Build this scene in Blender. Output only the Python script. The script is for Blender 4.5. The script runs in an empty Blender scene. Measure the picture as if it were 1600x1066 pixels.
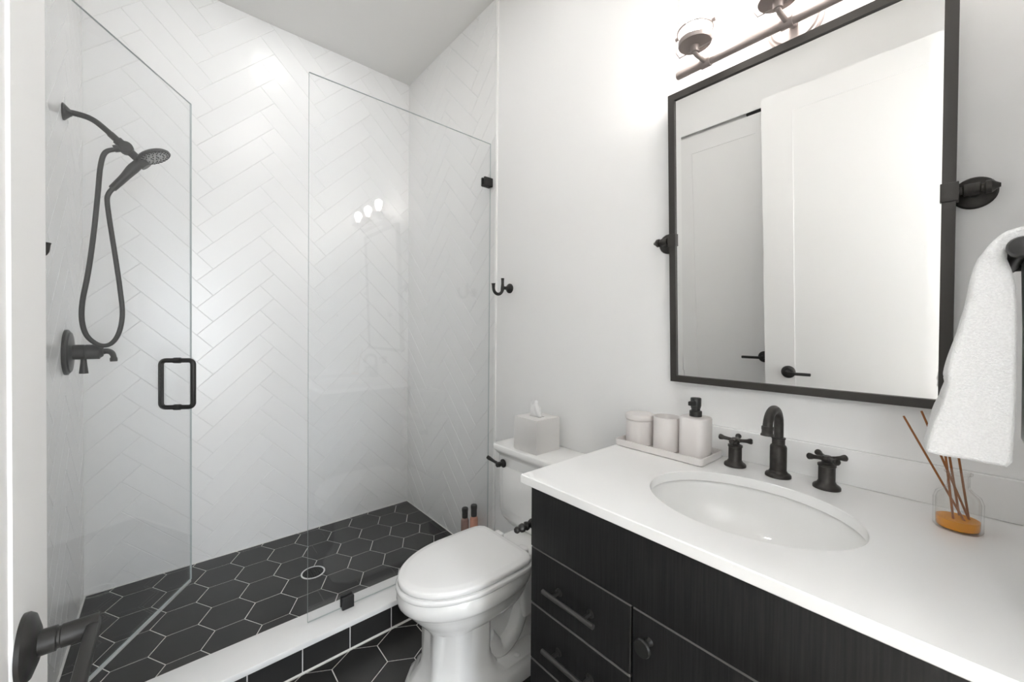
import bpy, bmesh, math, random
from mathutils import Vector, Matrix
C = bpy.context.scene
COL = C.collection
PI = math.pi
random.seed(7)

# ------------------------------------------------------------------ camera
cam = bpy.data.cameras.new('camera'); cam_o = bpy.data.objects.new('camera', cam); COL.objects.link(cam_o)
yaw, pitch, roll = math.radians(40.883), math.radians(-0.625), math.radians(0.483)
F = Vector((math.sin(yaw)*math.cos(pitch), math.cos(yaw)*math.cos(pitch), math.sin(pitch)))
R0 = F.cross(Vector((0, 0, 1))).normalized(); U0 = R0.cross(F)
R_ = math.cos(roll)*R0 + math.sin(roll)*U0
U_ = -math.sin(roll)*R0 + math.cos(roll)*U0
m = Matrix((R_, U_, -F)).transposed().to_4x4()
m.translation = Vector((0, 0, 1.295))
cam_o.matrix_world = m
cam.sensor_width = 36; cam.lens = 617.3/1600*36; cam.shift_y = -10.37/1600; cam.clip_start = 0.01
C.camera = cam_o

# ------------------------------------------------------------------ world, exposure
w = bpy.data.worlds.new('world'); C.world = w; w.use_nodes = True
w.node_tree.nodes['Background'].inputs[0].default_value = (0.8, 0.88, 1, 1)
w.node_tree.nodes['Background'].inputs[1].default_value = 0.6
C.view_settings.view_transform = 'Standard'; C.view_settings.look = 'None'
C.view_settings.gamma = 1; C.view_settings.use_curve_mapping = False
C.view_settings.exposure = 3.45
BULB = 8.0          # vanity bulbs
DISC = 9.5          # shower ceiling light and the added room fill light
HALL = 1.3           # added hallway fill window
C.cycles.max_bounces = 14; C.cycles.diffuse_bounces = 8; C.cycles.glossy_bounces = 6
C.cycles.transmission_bounces = 10; C.cycles.transparent_max_bounces = 24
C.cycles.caustics_reflective = False; C.cycles.caustics_refractive = False
C.cycles.sample_clamp_indirect = 4.0

# ------------------------------------------------------------------ materials
def mat(name, col, rough=0.5, metal=0.0, coat=0.0, emis=None, spec=None):
    M = bpy.data.materials.new(name); M.use_nodes = True
    b = M.node_tree.nodes['Principled BSDF']
    b.inputs['Base Color'].default_value = (*col, 1); b.inputs['Roughness'].default_value = rough
    b.inputs['Metallic'].default_value = metal; b.inputs['Coat Weight'].default_value = coat
    if spec is not None: b.inputs['Specular IOR Level'].default_value = spec
    if emis: b.inputs['Emission Color'].default_value = (*emis[0], 1); b.inputs['Emission Strength'].default_value = emis[1]
    return M
def nd(M, t, **kw):
    n = M.node_tree.nodes.new(t)
    for k, v in kw.items(): setattr(n, k, v)
    return n
def lk(M, a, b): M.node_tree.links.new(a, b)
def noise_col(M, c1, c2, scale, stretch=(1, 1, 1), lo=0.35, hi=0.65, detail=4, bump=0.0, bdist=0.001):
    b = M.node_tree.nodes['Principled BSDF']
    tc = nd(M, 'ShaderNodeTexCoord'); mp = nd(M, 'ShaderNodeMapping'); mp.inputs['Scale'].default_value = stretch
    nz = nd(M, 'ShaderNodeTexNoise'); nz.inputs['Scale'].default_value = scale; nz.inputs['Detail'].default_value = detail
    rp = nd(M, 'ShaderNodeValToRGB'); rp.color_ramp.elements[0].position = lo; rp.color_ramp.elements[1].position = hi
    rp.color_ramp.elements[0].color = (*c1, 1); rp.color_ramp.elements[1].color = (*c2, 1)
    lk(M, tc.outputs['Object'], mp.inputs[0]); lk(M, mp.outputs[0], nz.inputs['Vector']); lk(M, nz.outputs['Fac'], rp.inputs[0])
    lk(M, rp.outputs[0], b.inputs['Base Color'])
    if bump:
        bp = nd(M, 'ShaderNodeBump'); bp.inputs['Strength'].default_value = bump; bp.inputs['Distance'].default_value = bdist
        lk(M, nz.outputs['Fac'], bp.inputs['Height']); lk(M, bp.outputs[0], b.inputs['Normal'])
    return M
def glass(name, tint=(1, 1, 1), ior=1.5, rough=0.0):
    """clear sheet glass: straight-through view with a Fresnel reflection on each face"""
    M = bpy.data.materials.new(name); M.use_nodes = True; nt = M.node_tree; nt.nodes.clear()
    out = nd(M, 'ShaderNodeOutputMaterial'); mx = nd(M, 'ShaderNodeMixShader'); tr = nd(M, 'ShaderNodeBsdfTransparent')
    gl = nd(M, 'ShaderNodeBsdfGlossy'); gl.inputs['Roughness'].default_value = rough
    fr = nd(M, 'ShaderNodeFresnel'); ge = nd(M, 'ShaderNodeNewGeometry'); mm = nd(M, 'ShaderNodeMix')
    mm.inputs[2].default_value = ior; mm.inputs[3].default_value = 1/ior
    lk(M, ge.outputs['Backfacing'], mm.inputs[0]); lk(M, mm.outputs[0], fr.inputs['IOR'])
    tr.inputs[0].default_value = (*tint, 1)
    lk(M, fr.outputs[0], mx.inputs[0]); lk(M, tr.outputs[0], mx.inputs[1]); lk(M, gl.outputs[0], mx.inputs[2]); lk(M, mx.outputs[0], out.inputs[0])
    return M
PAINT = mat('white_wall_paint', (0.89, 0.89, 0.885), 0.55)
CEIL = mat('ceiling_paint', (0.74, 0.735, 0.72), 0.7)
DOORW = mat('white_door_paint', (0.82, 0.82, 0.815), 0.55)
TILE = mat('white_glazed_tile', (0.87, 0.87, 0.865), 0.26)
GROUTW = mat('pale_grout', (0.79, 0.79, 0.78), 0.9)
GROUTF = mat('white_floor_grout', (0.78, 0.77, 0.75), 0.9)
HEX = noise_col(mat('black_hex_tile', (0.02, 0.02, 0.02), 0.38), (0.017, 0.017, 0.017), (0.030, 0.029, 0.028), 5, lo=0.3, hi=0.75, detail=8)
TRIMW = mat('white_metal_trim', (0.90, 0.90, 0.89), 0.35)
QUARTZ = noise_col(mat('white_quartz', (0.84, 0.84, 0.83), 0.22), (0.86, 0.86, 0.855), (0.90, 0.90, 0.895), 3, lo=0.2, hi=0.6)
CERAM = mat('white_porcelain', (0.87, 0.87, 0.86), 0.06, coat=0.3)
SEATM = mat('white_seat_plastic', (0.89, 0.89, 0.885), 0.18)
BLK = mat('matte_black_metal', (0.030, 0.029, 0.028), 0.42, 0.4)
BLK2 = noise_col(mat('dark_bronze_metal', (0.03, 0.03, 0.03), 0.4, 0.5), (0.034, 0.031, 0.029), (0.052, 0.048, 0.044), 60)
FRAME = mat('mirror_frame_metal', (0.050, 0.046, 0.042), 0.45, 0.3)
BRZ = mat('light_fixture_bronze', (0.34, 0.295, 0.28), 0.5, 0.45)
NICK = mat('drain_steel', (0.85, 0.85, 0.85), 0.4, 0.6)
EDGE_LIT = mat('painted_edge_highlight', (0.09, 0.087, 0.083), 0.4)  # lighter tone paints in the highlight on drawer and door top edges
DARK = mat('dark_void', (0.01, 0.01, 0.01), 0.8)
HINGEM = mat('black_hinge_metal', (0.02, 0.02, 0.02), 0.5, 0.3)
WOOD = mat('black_stained_oak', (0.012, 0.012, 0.013), 0.5, spec=0.3)
noise_col(WOOD, (0.008, 0.008, 0.0083), (0.020, 0.0195, 0.020), 1.0, stretch=(260, 260, 7), lo=0.35, hi=0.75, detail=6, bump=0.25, bdist=0.0006)
PANE = glass('clear_shower_glass', (0.995, 0.998, 1.0))
EDGE = mat('glass_edge_green', (0.52, 0.57, 0.57), 0.25)
JAR = glass('clear_jar_glass', (0.98, 0.98, 0.98))
BOTG = glass('clear_bottle_glass', (0.99, 0.99, 0.985))
MIRR = mat('mirror_silver', (0.90, 0.90, 0.89), 0.0, 1.0)
BULBM = mat('glowing_bulb', (1, 1, 1), 0.4, emis=((1.0, 0.95, 0.90), BULB))
DISCM = mat('added_fill_lens', (1, 1, 1), 0.4, emis=((1.0, 0.985, 0.97), DISC))  # glow of the added room fill light
DISCS = mat('lit_shower_lens', (1, 1, 1), 0.4, emis=((1.0, 0.985, 0.97), DISC*0.4))
HALLM = mat('fill_window_pane', (0.8, 0.9, 1), 0.4, emis=((0.92, 0.96, 1.0), HALL))  # glow of the added hallway fill window
STONE = mat('blush_ceramic', (0.72, 0.69, 0.675), 0.42)
PULLM = mat('dark_pewter_pull', (0.075, 0.073, 0.070), 0.38, 0.5)
PUMP = mat('black_pump_plastic', (0.015, 0.015, 0.014), 0.4)
TISBOX = mat('pearl_silver_box', (0.76, 0.745, 0.73), 0.35, 0.2)
TISS = mat('white_tissue_paper', (0.88, 0.88, 0.88), 0.9)
TOWEL = noise_col(mat('white_terry_cloth', (0.86, 0.86, 0.85), 0.95), (0.78, 0.78, 0.775), (0.84, 0.84, 0.835), 420, detail=2, bump=0.7, bdist=0.0025)
BANDM = noise_col(mat('flat_woven_band', (0.84, 0.84, 0.83), 0.9), (0.77, 0.77, 0.765), (0.82, 0.82, 0.815), 160, stretch=(1, 1, 4), bump=0.5, bdist=0.001)
REED = mat('brown_reed', (0.30, 0.11, 0.03), 0.7)
OIL = mat('amber_oil', (1.0, 0.40, 0.015), 0.05)
OIL.node_tree.nodes['Principled BSDF'].inputs['Transmission Weight'].default_value = 0.25
OIL.node_tree.nodes['Principled BSDF'].inputs['IOR'].default_value = 1.2
SOAPA = mat('mauve_shampoo', (0.42, 0.26, 0.22), 0.15)
SOAPB = mat('coral_shampoo', (0.75, 0.36, 0.25), 0.15)
NOZ = mat('spray_nozzle_grey', (0.35, 0.35, 0.34), 0.3, 0.6)
HFLOOR = noise_col(mat('hall_oak_floor', (0.4, 0.33, 0.26), 0.4), (0.34, 0.28, 0.22), (0.45, 0.38, 0.30), 4, stretch=(8, 1, 1))

# ------------------------------------------------------------------ mesh helpers
class MB:
    def __init__(s): s.bm = bmesh.new(); s.mi = 0
    def _merge(s, t, M=None):
        if M is not None: bmesh.ops.transform(t, matrix=M, verts=t.verts)
        bmesh.ops.recalc_face_normals(t, faces=t.faces)
        vm = {v: s.bm.verts.new(v.co) for v in t.verts}
        for f in t.faces:
            try:
                g = s.bm.faces.new([vm[v] for v in f.verts]); g.material_index = s.mi
            except ValueError: pass
        t.free(); return s
    def box(s, lo, hi, bev=0.0, seg=2, M=None):
        t = bmesh.new(); bmesh.ops.create_cube(t, size=1)
        for v in t.verts:
            v.co = Vector([(lo[i]+hi[i])/2 + v.co[i]*(hi[i]-lo[i]) for i in range(3)])
        if bev: bmesh.ops.bevel(t, geom=t.edges[:], offset=bev, segments=seg, profile=0.5, affect='EDGES')
        return s._merge(t, M)
    def loft(s, rings, cap0=True, cap1=True, M=None, closed=False):
        t = bmesh.new(); vr = [[t.verts.new(p) for p in r] for r in rings]; n = len(rings[0])
        pairs = list(zip(vr, vr[1:])) + ([(vr[-1], vr[0])] if closed else [])
        for a, b in pairs:
            for i in range(n): t.faces.new((a[i], a[(i+1) % n], b[(i+1) % n], b[i]))
        if not closed:
            if cap0: t.faces.new(vr[0][::-1])
            if cap1: t.faces.new(vr[-1])
        return s._merge(t, M)
    def lathe(s, prof, org=(0, 0, 0), axis=(0, 0, 1), n=32, cap0=True, cap1=True, sx=1.0, sy=1.0):
        q = Vector((0, 0, 1)).rotation_difference(Vector(axis).normalized()).to_matrix().to_4x4()
        M = Matrix.Translation(org) @ q
        rings = [[Vector((max(r, 1e-4)*math.cos(2*PI*i/n)*sx, max(r, 1e-4)*math.sin(2*PI*i/n)*sy, z)) for i in range(n)] for r, z in prof]
        return s.loft(rings, cap0, cap1, M)
    def tube(s, pts, r, n=12, caps=True):
        pts = [Vector(p) for p in pts]; k = len(pts)
        rr = r if isinstance(r, (list, tuple)) else [r]*k
        tan = [(pts[min(i+1, k-1)]-pts[max(i-1, 0)]).normalized() for i in range(k)]
        nv = tan[0].orthogonal().normalized(); rings = []
        for i in range(k):
            nv = (nv - tan[i]*nv.dot(tan[i])).normalized(); b = tan[i].cross(nv)
            rings.append([pts[i] + rr[i]*(math.cos(2*PI*j/n)*nv + math.sin(2*PI*j/n)*b) for j in range(n)])
        return s.loft(rings, caps, caps)
    def prism(s, poly, axis, lo, hi, bev=0.0, M=None):
        t = bmesh.new(); o = [i for i in range(3) if i != axis]; r = []
        for h in (lo, hi):
            ring = []
            for p in poly:
                c = [0, 0, 0]; c[axis] = h; c[o[0]] = p[0]; c[o[1]] = p[1]; ring.append(t.verts.new(c))
            r.append(ring)
        n = len(poly)
        for i in range(n): t.faces.new((r[0][i], r[0][(i+1) % n], r[1][(i+1) % n], r[1][i]))
        t.faces.new(r[0][::-1]); t.faces.new(r[1])
        if bev: bmesh.ops.bevel(t, geom=t.edges[:], offset=bev, segments=2, profile=0.5, affect='EDGES')
        return s._merge(t, M)
    def face(s, pts):
        f = s.bm.faces.new([s.bm.verts.new(p) for p in pts]); f.material_index = s.mi; return s
    def build(s, name, mats, parent=None, sharp=0.6):
        org = Vector((0, 0, 0)); p = parent
        while p is not None: org += p.location; p = p.parent
        bmesh.ops.translate(s.bm, verts=s.bm.verts, vec=-org)
        s.bm.normal_update()
        for e in s.bm.edges: e.smooth = not (len(e.link_faces) == 2 and e.calc_face_angle(0) > sharp)
        for f in s.bm.faces: f.smooth = True
        me = bpy.data.meshes.new(name); s.bm.to_mesh(me); s.bm.free()
        for mm in (mats if isinstance(mats, (list, tuple)) else [mats]): me.materials.append(mm)
        o = bpy.data.objects.new(name, me); COL.objects.link(o)
        if parent is not None: o.parent = parent
        return o
def tag(o, label, cat, group=None, kind=None):
    o['label'] = label; o['category'] = cat
    if group: o['group'] = group
    if kind: o['kind'] = kind
    return o
def thing(name, label, cat, loc, group=None, kind=None):
    o = bpy.data.objects.new(name, None); COL.objects.link(o); o.location = loc; o.empty_display_size = 0.05
    return tag(o, label, cat, group, kind)
def struct(o, label, cat): return tag(o, label, cat, None, 'structure')
def copy_tree(o, parent=None):
    c = o.copy(); COL.objects.link(c); c.parent = parent
    for ch in list(o.children): copy_tree(ch, c)
    return c
def spline(P, k=8):
    P = [Vector(p) for p in P]; out = []
    for i in range(len(P)-1):
        a = P[max(i-1, 0)]; b = P[i]; c = P[i+1]; d = P[min(i+2, len(P)-1)]
        for j in range(k):
            t = j/k
            out.append(0.5*((2*b) + (c-a)*t + (2*a-5*b+4*c-d)*t*t + (3*b-a-3*c+d)*t**3))
    return out + [P[-1]]
def arc(cx, cy, r, a0, a1, n): return [(cx+r*math.cos(a0+(a1-a0)*i/n), cy+r*math.sin(a0+(a1-a0)*i/n)) for i in range(n+1)]
def rrect(x0, y0, x1, y1, r, n=6):
    return (arc(x1-r, y1-r, r, 0, PI/2, n) + arc(x0+r, y1-r, r, PI/2, PI, n) + arc(x0+r, y0+r, r, PI, 1.5*PI, n) + arc(x1-r, y0+r, r, 1.5*PI, 2*PI, n))

# 2-D clipping and insetting for tile layouts
def clip(poly, rect):
    x0, x1, y0, y1 = rect
    for ax, v, sg in ((0, x0, 1), (0, x1, -1), (1, y0, 1), (1, y1, -1)):
        out = []
        for i, p in enumerate(poly):
            q = poly[(i+1) % len(poly)]; dp = sg*(p[ax]-v); dq = sg*(q[ax]-v)
            if dp >= 0: out.append(p)
            if dp*dq < 0:
                t = dp/(dp-dq); out.append((p[0]+(q[0]-p[0])*t, p[1]+(q[1]-p[1])*t))
        poly = out
        if len(poly) < 3: return []
    res = []
    for p in poly:
        if not res or math.dist(p, res[-1]) > 1e-4: res.append(p)
    if len(res) > 1 and math.dist(res[0], res[-1]) < 1e-4: res.pop()
    return res if len(res) > 2 else []
def area(P): return 0.5*sum(P[i][0]*P[(i+1) % len(P)][1]-P[(i+1) % len(P)][0]*P[i][1] for i in range(len(P)))
def inset(P, d):
    n = len(P); out = []
    if area(P) < 0: P = P[::-1]
    for i in range(n):
        a, b, c = Vector(P[i-1]), Vector(P[i]), Vector(P[(i+1) % n])
        e1 = (b-a).normalized(); e2 = (c-b).normalized()
        n1 = Vector((-e1.y, e1.x)); n2 = Vector((-e2.y, e2.x)); k = 1+n1.dot(n2)
        if k < 0.03: return []
        p = b + (n1+n2)*(d/k); out.append((p.x, p.y))
    return out if area(out) > 6e-6 else []
def lay_tile(mb, poly, fn, h, gap, chamf, tilt=0.0):
    P = inset(poly, gap/2)
    if not P: return
    T = inset(P, chamf)
    if not T: return
    cx = sum(p[0] for p in P)/len(P); cy = sum(p[1] for p in P)/len(P)
    tx, ty = random.gauss(0, tilt), random.gauss(0, tilt)
    lo = [mb.bm.verts.new(fn(p[0], p[1], 0)) for p in P]
    hi = [mb.bm.verts.new(fn(p[0], p[1], h+max(-h*0.6, min(h*0.6, tx*(p[0]-cx)+ty*(p[1]-cy))))) for p in T]
    n = len(P)
    fs = [mb.bm.faces.new((lo[i], lo[(i+1) % n], hi[(i+1) % n], hi[i])) for i in range(n)] + [mb.bm.faces.new(hi)]
    nrm = Vector(fn(0, 0, 1))-Vector(fn(0, 0, 0))
    fs[-1].normal_update()
    if fs[-1].normal.dot(nrm) < 0:
        for f in fs: f.normal_flip()
    for f in fs: f.material_index = mb.mi
def herringbone(mb, w, n, org, rect, fn, h=0.0018, gap=0.0022):
    s2 = math.sqrt(0.5)
    def P(x, y): return (org[0]+(x-y)*s2*w, org[1]+(x+y)*s2*w)
    N = 45
    for a in range(-N, N):
        for b in range(-N, N):
            d = (a-b) % (2*n)
            if d == 0: q = [(a, b), (a+n, b), (a+n, b+1), (a, b+1)]
            elif d == 2*n-1: q = [(a, b), (a+1, b), (a+1, b+n), (a, b+n)]
            else: continue
            poly = clip([P(*p) for p in q], rect)
            if poly: lay_tile(mb, poly, fn, h, gap, 0.0010, 0.0008)
def hexes(mb, cen, s, flat_top, rect, fn, h=0.0015, gap=0.0035):
    f = s*math.sqrt(3)
    for i in range(-14, 15):
        for j in range(-14, 15):
            if flat_top: cx, cy, a0 = cen[0]+1.5*s*i, cen[1]+f*(j+0.5*(i % 2)), 0
            else: cx, cy, a0 = cen[0]+f*(i+0.5*(j % 2)), cen[1]+1.5*s*j, PI/6
            poly = clip([(cx+s*math.cos(a0+k*PI/3), cy+s*math.sin(a0+k*PI/3)) for k in range(6)], rect)
            if poly: lay_tile(mb, poly, fn, h, gap, 0.0008, 0.0006)

# ------------------------------------------------------------------ room shell
XR, XL, YB, YF, ZC = 1.32, -0.311, 2.675, -0.10, 3.061
ZS = 0.0417                                   # shower floor
YT = 1.656                                    # where the wall tile starts
mb = MB(); mb.box((-0.311, -0.22, -0.1), (1.32, 1.62, -0.0015))
mb.mi = 1; hexes(mb, (0.5520, 1.5140), 0.1015, False, (-0.311, 1.32, -0.22, 1.611), lambda u, v, h: (u, v, -0.0015+h))
struct(mb.build('floor', [GROUTF, HEX]), 'black hexagon tile bathroom floor with white grout', 'floor')
mb = MB(); mb.box((-0.311, 1.74, -0.1), (1.32, 2.68, ZS-0.0015))
mb.mi = 1; hexes(mb, (-0.1155, 2.1115), 0.1022, True, (-0.2985, 1.3075, 1.755, 2.666), lambda u, v, h: (u, v, ZS-0.0015+h))
struct(mb.build('shower_floor', [GROUTF, HEX]), 'black hexagon tile shower floor with round drain', 'floor')

mb = MB(); mb.box((-0.45, YB+0.0018, -0.1), (1.46, YB+0.14, ZC+0.05))
mb.mi = 1; wt = 0.1008
herringbone(mb, wt, 4, (0.1063+wt*math.sqrt(.5), 1.255-wt*math.sqrt(.5)), (XL, XR, ZS, ZC), lambda u, v, h: (u, YB+0.0018-h, v))
struct(mb.build('wall_back', [GROUTW, TILE]), 'shower back wall in white herringbone tile', 'wall')

wr = MB().box((XR, YF-0.12, -0.1), (XR+0.14, YT, ZC+0.05)).box((XR, YT, -0.1), (XR+0.14, YB, ZC+0.05)).build('wall_right', PAINT)
struct(wr, 'white painted wall behind toilet and vanity, tiled inside the shower', 'wall')
mb = MB(); mb.box((XR-0.006, YT+0.006, ZS-0.03), (XR-0.0001, YB+0.0017, ZC))
mb.mi = 1; herringbone(mb, wt, 4, (-1.824, 0.892-2*wt*math.sqrt(.5)), (-YB, -YT-0.006, ZS, ZC), lambda u, v, h: (XR-0.006-h, -u, v))
mb.build('tile_cladding', [GROUTW, TILE], wr)
struct(MB().box((XR-0.010, YT-0.006, 0.122), (XR+0.001, YT+0.006, ZC), 0.002).build('trim_1', TRIMW), 'narrow white vertical trim where the tile meets the painted wall beside the toilet', 'trim')

# left wall with the closet doorway
YD0, YD1, ZD = 0.785, 1.405, 2.53
mb = MB()
mb.box((XL-0.14, YF-0.12, -0.1), (XL, YD0, ZC+0.05)).box((XL-0.14, YD1, -0.1), (XL, YB, ZC+0.05))
mb.box((XL-0.14, YD0, ZD+0.016), (XL, YD1, ZC+0.05)).box((XL-0.14, YD0, -0.1), (XL-0.06, YD1, ZD+0.016))
wl = mb.build('wall_left', PAINT); struct(wl, 'white painted wall opposite the vanity, tiled inside the shower', 'wall')
mb = MB(); mb.box((XL+0.0001, YT+0.006, ZS-0.03), (XL+0.006, YB+0.0017, ZC))
mb.mi = 1; herringbone(mb, wt, 4, (2.05, 1.10), (YT+0.006, YB, ZS, ZC), lambda u, v, h: (XL+0.006+h, u, v))
mb.build('tile_cladding', [GROUTW, TILE], wl)
struct(MB().box((XL-0.001, YT-0.006, 0.122), (XL+0.010, YT+0.006, ZC), 0.002).build('trim_2', TRIMW), 'narrow white vertical trim at the shower head wall', 'trim')

# front wall with the entry doorway
XD0, XD1 = -0.165, 0.66
mb = MB()
mb.box((XD1, YF-0.12, -0.1), (XR, YF, ZC+0.05)).box((XL, YF-0.12, -0.1), (XD0, YF, ZC+0.05)).box((XD0, YF-0.12, ZD+0.01), (XD1, YF, ZC+0.05))
struct(mb.build('wall_front', PAINT), 'white painted wall around the entry doorway', 'wall')
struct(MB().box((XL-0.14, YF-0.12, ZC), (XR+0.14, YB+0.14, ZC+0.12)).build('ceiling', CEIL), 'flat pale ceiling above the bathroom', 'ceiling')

# hallway behind the camera, seen only in reflections
mb = MB(); mb.box((-1.3, -2.5, -0.1), (1.9, -0.22, -0.0005)); struct(mb.build('floor_hall', HFLOOR), 'oak floor of the hallway outside the door', 'floor')
mb = MB(); mb.box((-1.42, -2.6, -0.1), (-1.3, -0.22, ZC)).box((1.9, -2.6, -0.1), (2.02, -0.22, ZC)).box((-1.3, -0.32, -0.1), (XL-0.14, -0.22, ZC)).box((XR+0.14, -0.32, -0.1), (1.9, -0.22, ZC))
mb.box((-1.3, -2.62, -0.1), (-0.25, -2.5, ZC)).box((0.6, -2.62, -0.1), (1.9, -2.5, ZC)).box((-0.25, -2.62, 2.3), (0.6, -2.5, ZC)).box((-0.25, -2.62, -0.1), (0.6, -2.5, 0.25))
struct(mb.build('wall_hall', PAINT), 'white hallway walls outside the bathroom door', 'wall')
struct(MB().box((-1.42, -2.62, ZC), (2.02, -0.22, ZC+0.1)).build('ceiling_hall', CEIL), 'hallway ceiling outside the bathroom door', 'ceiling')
t = MB().box((-0.25, -2.58, 0.25), (0.6, -2.56, 2.3)).build('hall_fill_window', HALLM); struct(t, 'glowing hallway window added behind the camera as fill', 'window')  # unseen glowing pane added to send fill light through the doorway
mb = MB()
for a, b in (((-0.25, 0.25), (-0.20, 2.3)), ((0.55, 0.25), (0.6, 2.3)), ((-0.25, 0.25), (0.6, 0.30)), ((-0.25, 2.25), (0.6, 2.3)), ((-0.25, 1.24), (0.6, 1.28))):
    mb.box((a[0], -2.56, a[1]), (b[0], -2.52, b[1]))
mb.build('fill_window_frame', DOORW, t)

# ------------------------------------------------------------------ lights in the ceiling
HALLD = mat('fill_globe_glow', (1, 1, 1), 0.4, emis=((0.97, 0.985, 1.0), 10.0))  # glow of the added hallway globes
def can_light(x, y, label, lens, k=1.0, grp='slim round ceiling lights'):
    t = thing('ceiling_light', label, 'ceiling light', (x, y, ZC), grp)
    MB().lathe([(0.085*k, 0.0), (0.085*k, -0.006), (0.075*k, -0.012), (0.066*k, -0.012), (0.066*k, -0.004)], (x, y, ZC), n=40, cap0=False, cap1=False).build('trim_ring', DOORW, t)
    MB().lathe([(0.066*k, -0.004), (0.066*k, -0.009)], (x, y, ZC), n=40).build('lens', lens, t)
can_light(0.50, 2.22, 'round white ceiling light over the shower', DISCS)
can_light(0.56, 1.02, 'round white ceiling fill light added over the middle of the bathroom', DISCM)  # unseen lamp added to fill the room
def fill_globe(x, label):  # unseen lamps added so the hallway bounces soft fill into the room
    t = thing('hall_fill_globe', label, 'wall lamp', (x, YF-0.12, 2.0), 'added white fill globes in the hallway')
    MB().lathe([(0.06, 0), (0.06, 0.012), (0.02, 0.02), (0.012, 0.03)], (x, YF-0.12, 2.0), (0, -1, 0), 28).build('back_plate', BRZ, t)
    MB().lathe([(0.11*math.sin(PI*i/16), -0.11*math.cos(PI*i/16)) for i in range(17)], (x, YF-0.25, 2.0), n=28).build('globe', HALLD, t)
fill_globe(1.25, 'added white fill globe in the hallway, on the vanity side of the doorway')
fill_globe(-0.75, 'added white fill globe in the hallway, on the closet side of the doorway')

# ------------------------------------------------------------------ shower curb
t = thing('shower_curb', 'low shower curb with white quartz cap and black tile front', 'shower curb', (0.5, 1.68, 0), kind='structure')
MB().box((XL, 1.604, 0.100), (XR, 1.767, 0.122), 0.002).build('curb_cap', QUARTZ, t)
mb = MB(); mb.box((XL, 1.617, -0.05), (XR, 1.756, 0.100))
mb.mi = 1
for k in range(-5, 6):
    x0 = 0.5487+0.174*k; poly = clip([(x0, 0.0035), (x0+0.174, 0.0035), (x0+0.174, 0.101), (x0, 0.101)], (XL, XR, 0, 0.101))
    if poly: lay_tile(mb, poly, lambda u, v, h: (u, 1.617-h, v), 0.0015, 0.0035, 0.0006)
mb.build('curb_face', [GROUTF, HEX], t)

# ------------------------------------------------------------------ entry door, open against the left side
def shaker(mb, M, wdt, hgt, th, stile=0.106, rail=0.118, bottom=0.2, dep=0.0032):
    """panelled slab in local x (0..w), z (0..h), front face y=0, back y=-th"""
    mb.box((0, -th+dep, 0), (wdt, -dep, hgt), 0, M=M)
    for a, b in (((0, 0), (stile, hgt)), ((wdt-stile, 0), (wdt, hgt)), ((stile, 0), (wdt-stile, bottom)), ((stile, hgt-rail), (wdt-stile, hgt))):
        mb.box((a[0], -th, a[1]), (b[0], 0, b[1]), 0.0, M=M)
DXF = -0.125
def door_frame_matrix(x, y0, flip):
    # local x -> +Y, local y -> +X, z -> z
    return Matrix(((0, 1, 0, x), (1, 0, 0, y0), (0, 0, 1, 0.012), (0, 0, 0, 1)))
def lever(parent, y, z, xf, sgn, out=1):
    """rosette on face x=xf pointing +X (out=1) with a flat lever running along sgn*Y"""
    h = MB().lathe([(0.036, 0), (0.036, 0.004), (0.033, 0.008), (0.020, 0.0125), (0.0, 0.013)], (xf, y, z), (out, 0, 0), n=40).build('door_handle', BLK, parent)
    MB().lathe([(0.0135, 0.010), (0.0135, 0.026), (0.0115, 0.027), (0.0115, 0.029), (0.0125, 0.030), (0.0125, 0.060)], (xf, y, z), (out, 0, 0), n=28).build('neck', BLK, h)
    x0, x1 = sorted((xf+out*0.049, xf+out*0.061)); y0, y1 = sorted((y-sgn*0.010, y+sgn*0.118))
    MB().box((x0, y0, z-0.0085), (x1, y1, z+0.0085), 0.004, 2).build('lever', BLK, h)
    return h
mb = MB(); shaker(mb, door_frame_matrix(DXF, -0.065, 0), 0.87, 2.505, 0.036, stile=0.152)
d1 = mb.build('door_1', DOORW); struct(d1, 'white panelled entry door standing open at the left edge, black lever', 'door')
lever(d1, 0.685, 0.935, DXF, -1); lever(d1, 0.685, 0.935, DXF-0.036, -1, -1)
MB().box((DXF-0.030, 0.8045, 0.90), (DXF-0.006, 0.8062, 0.955), 0.0005).build('latch_plate', BLK, d1)
for z in (0.25, 1.25, 2.25):
    MB().lathe([(0.007, 0), (0.007, 0.1)], (DXF+0.002, -0.068, z), n=16).build('hinge', BLK, d1)
# closet door in the left wall
mb = MB(); shaker(mb, door_frame_matrix(XL, YD0+0.004, 0), YD1-YD0-0.008, ZD-0.012-0.006, 0.036)
d2 = mb.build('door_2', DOORW); struct(d2, 'white panelled closet door set flush in the wall, seen in the mirror', 'door')
lever(d2, 0.862, 0.99, XL, 1)
MB().box((XL-0.05, YD0+0.01, ZD-0.004), (XL-0.03, YD1-0.01, ZD+0.0155)).build('door_stop', DOORW, d2)
MB().box((XL-0.028, YD0+0.06, ZD+0.000), (XL-0.002, YD0+0.16, ZD+0.0155), 0.001).build('gap_shade_block', DARK, d2)  # dark block stands in for the shade in the gap over the door

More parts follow.
